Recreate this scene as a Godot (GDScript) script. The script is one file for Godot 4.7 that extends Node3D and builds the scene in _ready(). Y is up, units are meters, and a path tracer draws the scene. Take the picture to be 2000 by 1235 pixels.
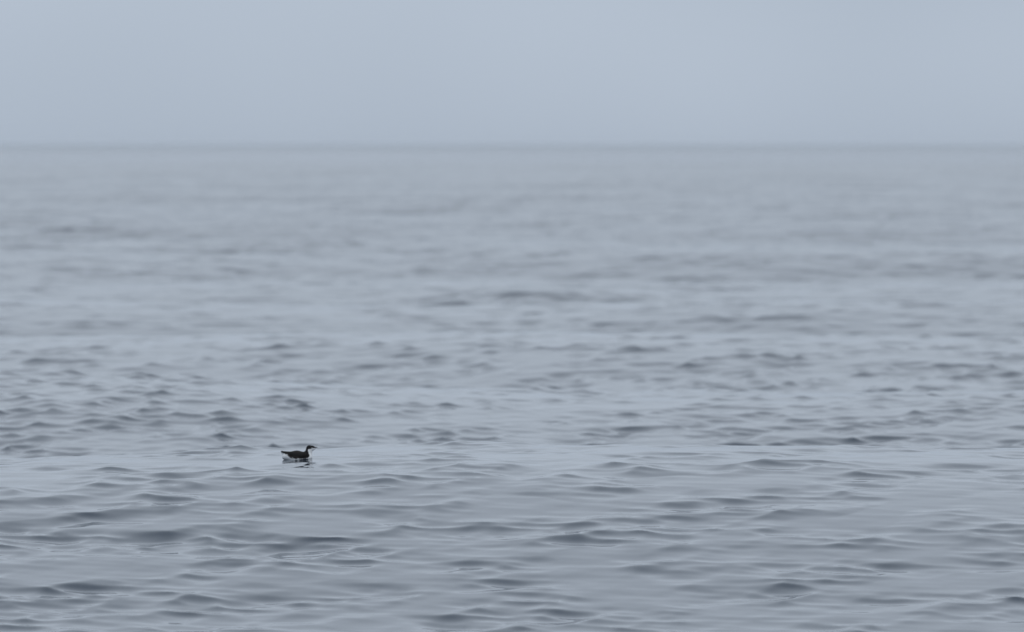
extends Node3D

# A murrelet-sized seabird on the shoulder of a grey swell, seen through a long lens from a small boat.
# Metres; the camera looks along -Z; "d" below is distance ahead of the boat.

const EYE := 2.655            # eye above mean sea level
const FOCUS := 70.0          # distance to the bird
const BIRD := Vector2(-1.483, 70.0)

var wave_k := PackedVector2Array()   # wave vectors, (across, ahead)
var wave_a := PackedFloat32Array()   # amplitudes
var wave_p := PackedFloat32Array()   # phases
var wave_l := PackedFloat32Array()   # wavelengths
var wave_q := PackedFloat32Array()   # how far the crests are pinched
var rng := RandomNumberGenerator.new()

var patches := FastNoiseLite.new()
var row_d := PackedFloat32Array()
var col_u := PackedFloat32Array()
var chunk_pos := []
const CHUNK := 64


func _ready():
	rng.seed = 20240611
	# ---- camera: 389 mm lens, f/5.6, focused on the bird
	var cam := Camera3D.new()
	cam.name = "camera"
	add_child(cam)
	var lens := CameraAttributesPhysical.new()
	lens.frustum_focal_length = 389.0
	lens.frustum_focus_distance = FOCUS - 2.5
	lens.exposure_aperture = 5.6
	lens.frustum_near = 0.5
	lens.frustum_far = 60000.0
	cam.attributes = lens
	cam.fov = rad_to_deg(2.0 * atan(12.0 / 389.0))
	cam.near = 0.5
	cam.far = 60000.0
	cam.position = Vector3(0, EYE, 0)
	cam.rotation = Vector3(-0.01650, 0, 0)
	cam.current = true
	# ---- overcast sky
	var sm := ProceduralSkyMaterial.new()
	sm.sky_top_color = Color8(217, 228, 241)
	sm.sky_horizon_color = Color8(168, 180, 195)
	sm.sky_curve = 0.085
	sm.ground_horizon_color = Color8(168, 180, 195)
	sm.ground_bottom_color = Color8(168, 180, 195)
	sm.ground_curve = 0.3
	sm.sun_angle_max = 1.0
	sm.sky_cover = cloud_cover()
	sm.sky_cover_modulate = Color(1, 1, 1, 1)
	var sky := Sky.new()
	sky.sky_material = sm
	var env := Environment.new()
	env.background_mode = Environment.BG_SKY
	env.sky = sky
	env.tonemap_mode = Environment.TONE_MAPPER_LINEAR
	env.tonemap_exposure = 1.0
	env.fog_enabled = true
	env.fog_density = 0.00007
	env.fog_light_color = Color8(206, 211, 216)
	env.sdfgi_enabled = true
	env.ssao_enabled = true
	env.ssil_enabled = true
	var we := WorldEnvironment.new()
	we.name = "environment"
	we.environment = env
	add_child(we)
	var sun := DirectionalLight3D.new()
	sun.name = "veiled_sun"
	sun.light_energy = 0.15
	sun.light_color = Color(1.0, 0.97, 0.92)
	sun.light_angular_distance = 20.0
	sun.shadow_enabled = true
	sun.sky_mode = DirectionalLight3D.SKY_MODE_LIGHT_ONLY
	sun.rotation_degrees = Vector3(-62, 35, 0)
	add_child(sun)

	patches.seed = 23
	patches.frequency = 0.75
	patches.fractal_octaves = 2
	make_waves()
	build_sea()
	build_bird()


# faint uneven banks in the overcast, the same kind all round
func cloud_cover() -> ImageTexture:
	var im := Image.create(1024, 512, false, Image.FORMAT_RGBA8)
	var n := FastNoiseLite.new()
	n.seed = 3
	n.frequency = 16.0
	n.fractal_octaves = 3
	for y in 260:
		var up := (0.5 - (y + 0.5) / 512.0) * PI
		for x in 1024:
			var t := TAU * (x + 0.5) / 1024.0
			var v := n.get_noise_3d(cos(t) * cos(up), sin(up) * 2.5, sin(t) * cos(up))
			im.set_pixel(x, y, Color(0.95, 0.97, 1.0, clampf(0.03 + 0.06 * v, 0.0, 1.0)))
	return ImageTexture.create_from_image(im)


# ------------------------------------------------------------------ the sea

func add_wave(length: float, amp: float, turn_deg: float, phase: float, q := 0.0):
	var k := TAU / length
	var t := deg_to_rad(turn_deg)
	wave_k.append(Vector2(sin(t), cos(t)) * k)
	wave_a.append(amp)
	wave_p.append(phase)
	wave_l.append(length)
	wave_q.append(q)


func make_waves():
	# swell: its crest passes just behind the bird
	swell(28.0, 0.34, 3.0, 70.4)
	swell(43.0, 0.10, -12.0, 73.0)
	swell(20.0, 0.03, 34.0, 70.0)
	swell(13.0, 0.012, -38.0, 71.0)
	swell(110.0, 0.10, 30.0, 90.0)
	add_wave(15.0, 0.05, 72.0, 0.6 - TAU / 15.0 * cos(deg_to_rad(72.0)) * 71.0)
	# chop: about four dozen wavelets spread round the swell's heading
	var n := 70
	for i in n:
		var f := (i + rng.randf()) / n
		var length := 0.108 * pow(11.0 / 0.108, f)
		var spread := 62.0 if length < 5.0 else 40.0
		var turn := rng.randfn(0.0, 1.0) * spread + 4.0
		# steepness of each wavelet: most between 0.25 and 0.8 m
		var s := 0.0205 * exp(-pow(log(length / 0.46), 2.0) * 0.9) + 0.0065 + 0.006 * smoothstep(0.36, 0.2, length)
		s *= rng.randf_range(0.7, 1.3)
		add_wave(length, s * length / TAU, turn, rng.randf() * TAU, 2.7 if length < 1.8 else 1.0)


func swell(length: float, amp: float, turn_deg: float, crest_d: float):
	var k := TAU / length
	add_wave(length, amp, turn_deg, PI / 2.0 - k * cos(deg_to_rad(turn_deg)) * crest_d, 0.5)


# the surface over (x across, d ahead), of wavelets longer than `least`
func surface(x: float, d: float, least: float) -> Vector3:
	var px := x
	var pd := d
	var h := 0.0
	# cat's paws: patches of rougher and of smoother water
	var gust := 1.0 + 0.25 * sin(x * 0.21 + d * 0.13 + 1.0) * sin(d * 0.31 - x * 0.11)
	gust *= clampf(1.0 + 2.0 * patches.get_noise_2d(x, d * 0.8), 0.3, 1.7)
	gust *= 0.63 + 0.18 * smoothstep(73.0, 88.0, d)
	var beyond := smoothstep(73.0, 88.0, d)
	var broad := 0.75 + 0.1 * smoothstep(100.0, 200.0, d)
	var middle := 1.0 - 0.35 * beyond
	var short := 1.0 + 0.45 * beyond
	# the slick that the swimming bird leaves around itself
	var bx := (x - BIRD.x) / 0.45
	var bd := (d - BIRD.y) / 1.0
	gust *= 1.0 - 0.4 * exp(-bx * bx - bd * bd)
	for i in wave_a.size():
		var l := wave_l[i]
		if l < least:
			continue
		var k := wave_k[i]
		var a := wave_a[i]
		if l < least * 1.6:
			a *= (l / least - 1.0) / 0.6
		if l < 12.0:
			a *= gust
			if l > 1.2:
				a *= broad
			elif l > 0.5:
				a *= middle
			else:
				a *= short
		var th := k.x * x + k.y * d + wave_p[i]
		h += a * sin(th)
		var c := a * wave_q[i] * cos(th) * l / TAU
		px += k.x * c
		pd += k.y * c
	return Vector3(px, h, -pd)


func half_width(d: float) -> float:
	return maxf(d, 25.0) * 0.064 + 0.4


func do_chunk(c: int):
	var out := PackedVector3Array()
	var cols := col_u.size()
	for r in range(c * CHUNK, mini((c + 1) * CHUNK, row_d.size())):
		var d := row_d[r]
		var dn := row_d[mini(r + 1, row_d.size() - 1)] - d
		if r == row_d.size() - 1:
			dn = d * 0.2
		var w := half_width(d)
		for i in cols:
			var u := col_u[i]
			var cell: float = (col_u[mini(i + 1, cols - 1)] - col_u[maxi(i - 1, 0)]) * 0.5 * w
			out.append(surface(u * w, d, 3.2 * maxf(dn, cell)))
	chunk_pos[c] = out


func build_sea():
	# rows: fine over the swell in focus, coarser farther off
	var d := -40.0
	while d < 54.0:
		row_d.append(d)
		d += clampf((54.0 - d) * 0.12, 0.05, 3.0)
	while d < 45000.0:
		row_d.append(d)
		d += 0.032 * pow(maxf(d, 54.0) / 70.0, 1.6) if d < 1500.0 else d * 0.06
	var u := -1.0
	var side := PackedFloat32Array()
	var step := 0.0085
	u = 1.0
	while u < 40.0:
		step *= 1.13
		u += step
		side.append(u)
	for i in range(side.size() - 1, -1, -1):
		col_u.append(-side[i])
	for i in 261:
		col_u.append(-1.0 + i * 2.0 / 260.0)
	col_u.append_array(side)
	var rows := row_d.size()
	var cols := col_u.size()
	var chunks := ceili(rows / float(CHUNK))
	chunk_pos.resize(chunks)
	var task := WorkerThreadPool.add_group_task(do_chunk, chunks)
	WorkerThreadPool.wait_for_group_task_completion(task)
	var pos := PackedVector3Array()
	for c in chunk_pos:
		pos.append_array(c)
	chunk_pos.clear()
	var nor := PackedVector3Array()
	nor.resize(pos.size())
	for r in rows:
		var up := maxi(r - 1, 0) * cols
		var dn := mini(r + 1, rows - 1) * cols
		var at := r * cols
		for i in cols:
			var ex := pos[at + mini(i + 1, cols - 1)] - pos[at + maxi(i - 1, 0)]
			var ez := pos[dn + i] - pos[up + i]
			nor[at + i] = ex.cross(ez).normalized()
	var idx := PackedInt32Array()
	idx.resize((rows - 1) * (cols - 1) * 6)
	var k := 0
	for r in rows - 1:
		var a := r * cols
		for i in cols - 1:
			var p := a + i
			idx[k] = p
			idx[k + 1] = p + cols
			idx[k + 2] = p + cols + 1
			idx[k + 3] = p
			idx[k + 4] = p + cols + 1
			idx[k + 5] = p + 1
			k += 6
	# out to 110 m the wavelets are all geometry; beyond, step by step, the shortest are relief in the material
	var ends := [-1.0, 112.0, 126.0, 142.0, 160.0, 180.0, 203.0, 228.0, 257.0, 290.0, 800.0, 1600.0, 1e9]
	var relief := [0.0, 0.15, 0.3, 0.45, 0.6, 0.75, 0.9, 1.05, 1.2, 1.35, 0.9, 0.4]
	var split := [0]
	for e in range(1, ends.size()):
		var at := 0
		while at < rows - 1 and row_d[at] < ends[e]:
			at += 1
		split.append(at)
	var ripples := ripple_map()
	var mesh := ArrayMesh.new()
	for far in ends.size() - 1:
		var r0: int = split[far]
		var r1: int = split[far + 1]
		var arr := []
		arr.resize(Mesh.ARRAY_MAX)
		arr[Mesh.ARRAY_VERTEX] = pos.slice(r0 * cols, (r1 + 1) * cols)
		arr[Mesh.ARRAY_NORMAL] = nor.slice(r0 * cols, (r1 + 1) * cols)
		if far:
			var uv := PackedVector2Array()
			for v in arr[Mesh.ARRAY_VERTEX]:
				uv.append(Vector2(v.x, v.z) / 36.0)
			arr[Mesh.ARRAY_TEX_UV] = uv
		arr[Mesh.ARRAY_INDEX] = idx.slice(0, (r1 - r0) * (cols - 1) * 6)
		mesh.add_surface_from_arrays(Mesh.PRIMITIVE_TRIANGLES, arr)
		var m := StandardMaterial3D.new()
		m.resource_name = "far_sea_water" if far else "sea_water"
		m.albedo_color = Color(0.016, 0.030, 0.050).linear_to_srgb()
		m.roughness = 0.065 + 0.004 * mini(far, 9)
		m.metallic_specular = 0.36
		if far:
			m.normal_enabled = true
			m.normal_texture = ripples
			m.normal_scale = relief[far]
		mesh.surface_set_material(far, m)
	var o := MeshInstance3D.new()
	o.name = "sea"
	o.mesh = mesh
	o.set_meta("kind", "structure")
	o.set_meta("label", "grey-blue open sea with low swells and smooth wavelets reaching to the hazy horizon")
	o.set_meta("category", "water")
	add_child(o)


# slopes of short wavelets on a tile of 36 m, as a normal map; rougher and smoother in patches
func ripple_map() -> ImageTexture:
	var n := 512
	var waves := []
	for i in 34:
		var t := rng.randfn(0.0, 1.0) * 0.95
		var f := 36.0 / (0.28 * pow(1.1 / 0.28, rng.randf()))
		waves.append([roundf(sin(t) * f), roundf(cos(t) * f), rng.randf() * TAU, rng.randf_range(0.5, 1.0) * 0.0165])
	var groups := []
	for i in 9:
		var t := rng.randf() * TAU
		var f := rng.randf_range(6.0, 22.0)
		groups.append([roundf(sin(t) * f), roundf(cos(t) * f), rng.randf() * TAU])
	var im := Image.create(n, n, false, Image.FORMAT_RGB8)
	for y in n:
		for x in n:
			var g := 1.0
			for w in groups:
				g += 0.28 * sin(TAU * (w[0] * x + w[1] * y) / n + w[2])
			g = clampf(g, 0.1, 2.4)
			var sx := 0.0
			var sy := 0.0
			for w in waves:
				var c: float = cos(TAU * (w[0] * x + w[1] * y) / n + w[2]) * w[3]
				var l := sqrt(float(w[0] * w[0] + w[1] * w[1]))
				sx += c * w[0] / l
				sy += c * w[1] / l
			var v := Vector3(-sx * g, sy * g, 1.0).normalized()
			im.set_pixel(x, y, Color(v.x * 0.5 + 0.5, v.y * 0.5 + 0.5, v.z * 0.5 + 0.5))
	return ImageTexture.create_from_image(im)


# ------------------------------------------------------------------ the bird

func round_cone(p: Vector3, a: Vector3, b: Vector3, ra: float, rb: float) -> float:
	var ab := b - a
	var t := clampf((p - a).dot(ab) / ab.length_squared(), 0.0, 1.0)
	return p.distance_to(a + ab * t) - lerpf(ra, rb, t)


func smin(a: float, b: float, k: float) -> float:
	var h := maxf(k - absf(a - b), 0.0) / k
	return minf(a, b) - h * h * k * 0.25


# millimetres: x towards the bill, y up from the waterline, z to the bird's right
func bird_field(p: Vector3) -> float:
	var q := Vector3(p.x, p.y, p.z * 1.02)
	var e := round_cone(q, Vector3(-18, 9, 0), Vector3(46, 9, 0), 44.5, 37)
	e = smin(e, round_cone(q, Vector3(-18, 10, 0), Vector3(-76, 22, 0), 45, 27), 14.0)
	e = smin(e, round_cone(q, Vector3(-70, 18, 0), Vector3(-94, 15, 0), 27, 19), 10.0)
	e = smin(e, round_cone(q, Vector3(-78, 30, 0), Vector3(-113, 45, 0), 20, 7), 8.0)
	var n := Vector3(p.x, p.y, p.z * 1.12)
	var c := round_cone(n, Vector3(54, 22, 0), Vector3(63, 48, 0), 32, 21.5)
	c = smin(c, round_cone(n, Vector3(63, 48, 0), Vector3(68, 69, 0), 21, 19.5), 8.0)
	c = smin(c, round_cone(n, Vector3(68, 69.5, 0), Vector3(88, 71, 0), 20.5, 15.5), 8.0)
	c = smin(c, round_cone(n, Vector3(88, 72, 0), Vector3(102, 74.5, 0), 14.0, 5.5), 8.0)
	return smin(e, c, 12.0)


func line_at(x: float, pts: Array) -> float:
	for i in pts.size() - 1:
		if x <= pts[i + 1].x:
			return lerpf(pts[i].y, pts[i + 1].y, clampf((x - pts[i].x) / (pts[i + 1].x - pts[i].x), 0.0, 1.0))
	return pts[-1].y


func bird_color(p: Vector3, ruffle: FastNoiseLite) -> Color:
	var j := ruffle.get_noise_3dv(p * 1.0)
	var white := 0.0
	# lower edge of the dark mantle along the flank, rising to the tail
	var edge := line_at(p.x, [Vector2(-120, 50), Vector2(-100, 40), Vector2(-78, 25), Vector2(-67, 15), Vector2(-50, 6), Vector2(-30, 3), Vector2(20, 1), Vector2(40, 4), Vector2(60, 9), Vector2(66, 14)]) + j * 12.0
	if p.x < 66.0:
		white = smoothstep(1.5, -1.5, p.y - edge)
	# front of the dark neck and nape, then the cap
	var nape := line_at(p.y, [Vector2(8, 58), Vector2(20, 66), Vector2(30, 66), Vector2(42, 61), Vector2(56, 57), Vector2(65, 58)]) + j * 2.0
	if p.y > 8.0 and p.x > 40.0:
		white = maxf(white, smoothstep(-1.5, 1.5, p.x - nape))
	elif p.x > 58.0:
		white = 1.0
	var cap := line_at(p.x, [Vector2(40, 63), Vector2(58, 66), Vector2(75, 67), Vector2(84, 71), Vector2(92, 72.5), Vector2(104, 73)])
	white *= smoothstep(1.2, -1.2, p.y - cap)
	var dark := Color(0.012, 0.012, 0.013).lerp(Color(0.024, 0.022, 0.020), smoothstep(45.0, 25.0, p.x)) * (1.0 + 0.5 * j)
	var pale := Color(0.78, 0.79, 0.80) * (1.0 + 0.08 * j)
	var c := dark.lerp(pale, white)
	# pale crescent round the eye
	if Vector2(p.x - 84.0, p.y - 74.5).length() < 3.6 and absf(p.z) > 5.0:
		c = c.lerp(pale, 0.35)
	c.a = 1.0
	return c


func skin_mesh() -> ArrayMesh:
	var lo := Vector3(-130, -44, -56)
	var s := 2.2
	var nx := 113
	var ny := 65
	var nz := 52
	var f := PackedFloat32Array()
	f.resize(nx * ny * nz)
	var k := 0
	for z in nz:
		for y in ny:
			for x in nx:
				f[k] = bird_field(lo + Vector3(x, y, z) * s)
				k += 1
	var cell := {}
	var pos := PackedVector3Array()
	var nor := PackedVector3Array()
	var col := PackedColorArray()
	var ruffle := FastNoiseLite.new()
	ruffle.seed = 5
	ruffle.frequency = 0.09
	var sy := nx
	var sz := nx * ny
	var corner := [0, 1, sy, sy + 1, sz, sz + 1, sz + sy, sz + sy + 1]
	var off := [Vector3(0, 0, 0), Vector3(1, 0, 0), Vector3(0, 1, 0), Vector3(1, 1, 0), Vector3(0, 0, 1), Vector3(1, 0, 1), Vector3(0, 1, 1), Vector3(1, 1, 1)]
	var edges := [[0, 1], [2, 3], [4, 5], [6, 7], [0, 2], [1, 3], [4, 6], [5, 7], [0, 4], [1, 5], [2, 6], [3, 7]]
	for z in nz - 1:
		for y in ny - 1:
			for x in nx - 1:
				var b := x + y * sy + z * sz
				var neg := 0
				for c in corner:
					if f[b + c] < 0.0:
						neg += 1
				if neg == 0 or neg == 8:
					continue
				var sum := Vector3.ZERO
				var cnt := 0
				for e in edges:
					var fa: float = f[b + corner[e[0]]]
					var fb: float = f[b + corner[e[1]]]
					if (fa < 0.0) != (fb < 0.0):
						sum += off[e[0]].lerp(off[e[1]], fa / (fa - fb))
						cnt += 1
				var p := lo + (Vector3(x, y, z) + sum / cnt) * s
				var g := Vector3(bird_field(p + Vector3(1, 0, 0)) - bird_field(p - Vector3(1, 0, 0)), bird_field(p + Vector3(0, 1, 0)) - bird_field(p - Vector3(0, 1, 0)), bird_field(p + Vector3(0, 0, 1)) - bird_field(p - Vector3(0, 0, 1)))
				cell[b] = pos.size()
				pos.append(p * 0.001)
				nor.append(g.normalized())
				col.append(bird_color(p, ruffle))
	var idx := PackedInt32Array()
	for z in range(1, nz - 1):
		for y in range(1, ny - 1):
			for x in range(1, nx - 1):
				var b := x + y * sy + z * sz
				var inside := f[b] < 0.0
				for axis in 3:
					var st: int = [1, sy, sz][axis]
					if inside == (f[b + st] < 0.0):
						continue
					var u: int = [sy, sz, 1][axis]
					var v: int = [sz, 1, sy][axis]
					var q := [cell[b - u - v], cell[b - v], cell[b], cell[b - u]]
					var order := [0, 2, 1, 0, 3, 2] if inside else [0, 1, 2, 0, 2, 3]
					for o in order:
						idx.append(q[o])
	var arr := []
	arr.resize(Mesh.ARRAY_MAX)
	arr[Mesh.ARRAY_VERTEX] = pos
	arr[Mesh.ARRAY_NORMAL] = nor
	arr[Mesh.ARRAY_COLOR] = col
	arr[Mesh.ARRAY_INDEX] = idx
	var mesh := ArrayMesh.new()
	mesh.add_surface_from_arrays(Mesh.PRIMITIVE_TRIANGLES, arr)
	return mesh


func part(called: String, mesh: Mesh, mat: Material, parent: Node3D) -> MeshInstance3D:
	var o := MeshInstance3D.new()
	o.name = called
	o.mesh = mesh
	o.material_override = mat
	parent.add_child(o, true)
	return o


# a closed tube of elliptic sections: each [centre (mm), half height, half width], capped at both ends
func loft(sections: Array, round_ := 14) -> ArrayMesh:
	var st := SurfaceTool.new()
	st.begin(Mesh.PRIMITIVE_TRIANGLES)
	var n := sections.size()
	for i in n:
		var c: Vector3 = sections[i][0]
		var ahead: Vector3 = (sections[mini(i + 1, n - 1)][0] - sections[maxi(i - 1, 0)][0]).normalized()
		var up := (Vector3.UP - ahead * ahead.dot(Vector3.UP)).normalized()
		var right := ahead.cross(up)
		for k in round_:
			var t := TAU * k / round_
			st.add_vertex((c + up * sin(t) * sections[i][1] + right * cos(t) * sections[i][2]) * 0.001)
	st.add_vertex(sections[0][0] * 0.001)
	st.add_vertex(sections[n - 1][0] * 0.001)
	for i in n - 1:
		for k in round_:
			var a := i * round_ + k
			var b := i * round_ + (k + 1) % round_
			for v in [a, b, a + round_, b, b + round_, a + round_]:
				st.add_index(v)
	for k in round_:
		var b := (k + 1) % round_
		for v in [n * round_, b, k, n * round_ + 1, (n - 1) * round_ + k, (n - 1) * round_ + b]:
			st.add_index(v)
	st.generate_normals()
	return st.commit()


func build_bird():
	var bird := Node3D.new()
	bird.name = "seabird"
	bird.set_meta("label", "small black and white seabird floating on the grey swell, facing right")
	bird.set_meta("category", "bird")
	add_child(bird)
	var s := surface(BIRD.x, BIRD.y, 0.1)
	bird.position = s - Vector3(0, 0.003, 0)
	bird.rotation_degrees = Vector3(0, 4, 0)
	bird.scale = Vector3.ONE * 1.04
	var plumage := StandardMaterial3D.new()
	plumage.resource_name = "plumage"
	plumage.vertex_color_use_as_albedo = true
	plumage.roughness = 0.8
	plumage.metallic_specular = 0.25
	part("body", skin_mesh(), plumage, bird)
	var dark := StandardMaterial3D.new()
	dark.resource_name = "dark_feathers"
	dark.albedo_color = Color(0.020, 0.019, 0.018).linear_to_srgb()
	dark.roughness = 0.75
	dark.metallic_specular = 0.25
	var horn := StandardMaterial3D.new()
	horn.resource_name = "dark_horn"
	horn.albedo_color = Color(0.012, 0.012, 0.013).linear_to_srgb()
	horn.roughness = 0.45
	part("bill", loft([[Vector3(100, 74.5, 0), 4.8, 4.2], [Vector3(105, 75.3, 0), 3.9, 3.0], [Vector3(110, 76.3, 0), 2.8, 2.1], [Vector3(117, 77.3, 0), 2.1, 1.4], [Vector3(121, 77.4, 0), 0.9, 0.6]]), horn, bird)
	part("tail", loft([[Vector3(-86, 39, 0), 9, 16], [Vector3(-102, 45, 0), 7.5, 15], [Vector3(-113, 49, 0), 6, 12], [Vector3(-119, 51.5, 0), 4, 8]]), dark, bird)
	for side in [-1.0, 1.0]:
		part("wing", loft([
			[Vector3(46, 30, side * 29), 5, 1.5], [Vector3(36, 31, side * 36.5), 13, 5], [Vector3(10, 28, side * 41), 17.5, 6], [Vector3(-22, 29, side * 40), 18, 6],
			[Vector3(-50, 34, side * 32), 15, 6], [Vector3(-76, 41, side * 17), 8.5, 5], [Vector3(-98, 48, side * 7), 4.5, 3], [Vector3(-112, 52, side * 4), 1.5, 1.2]]), dark, bird)
		var ball := SphereMesh.new()
		ball.radius = 0.0024
		ball.height = 0.0048
		ball.radial_segments = 12
		ball.rings = 6
		var eye := part("eye", ball, horn, bird)
		eye.position = Vector3(84, 74.8, side * 11.3) * 0.001
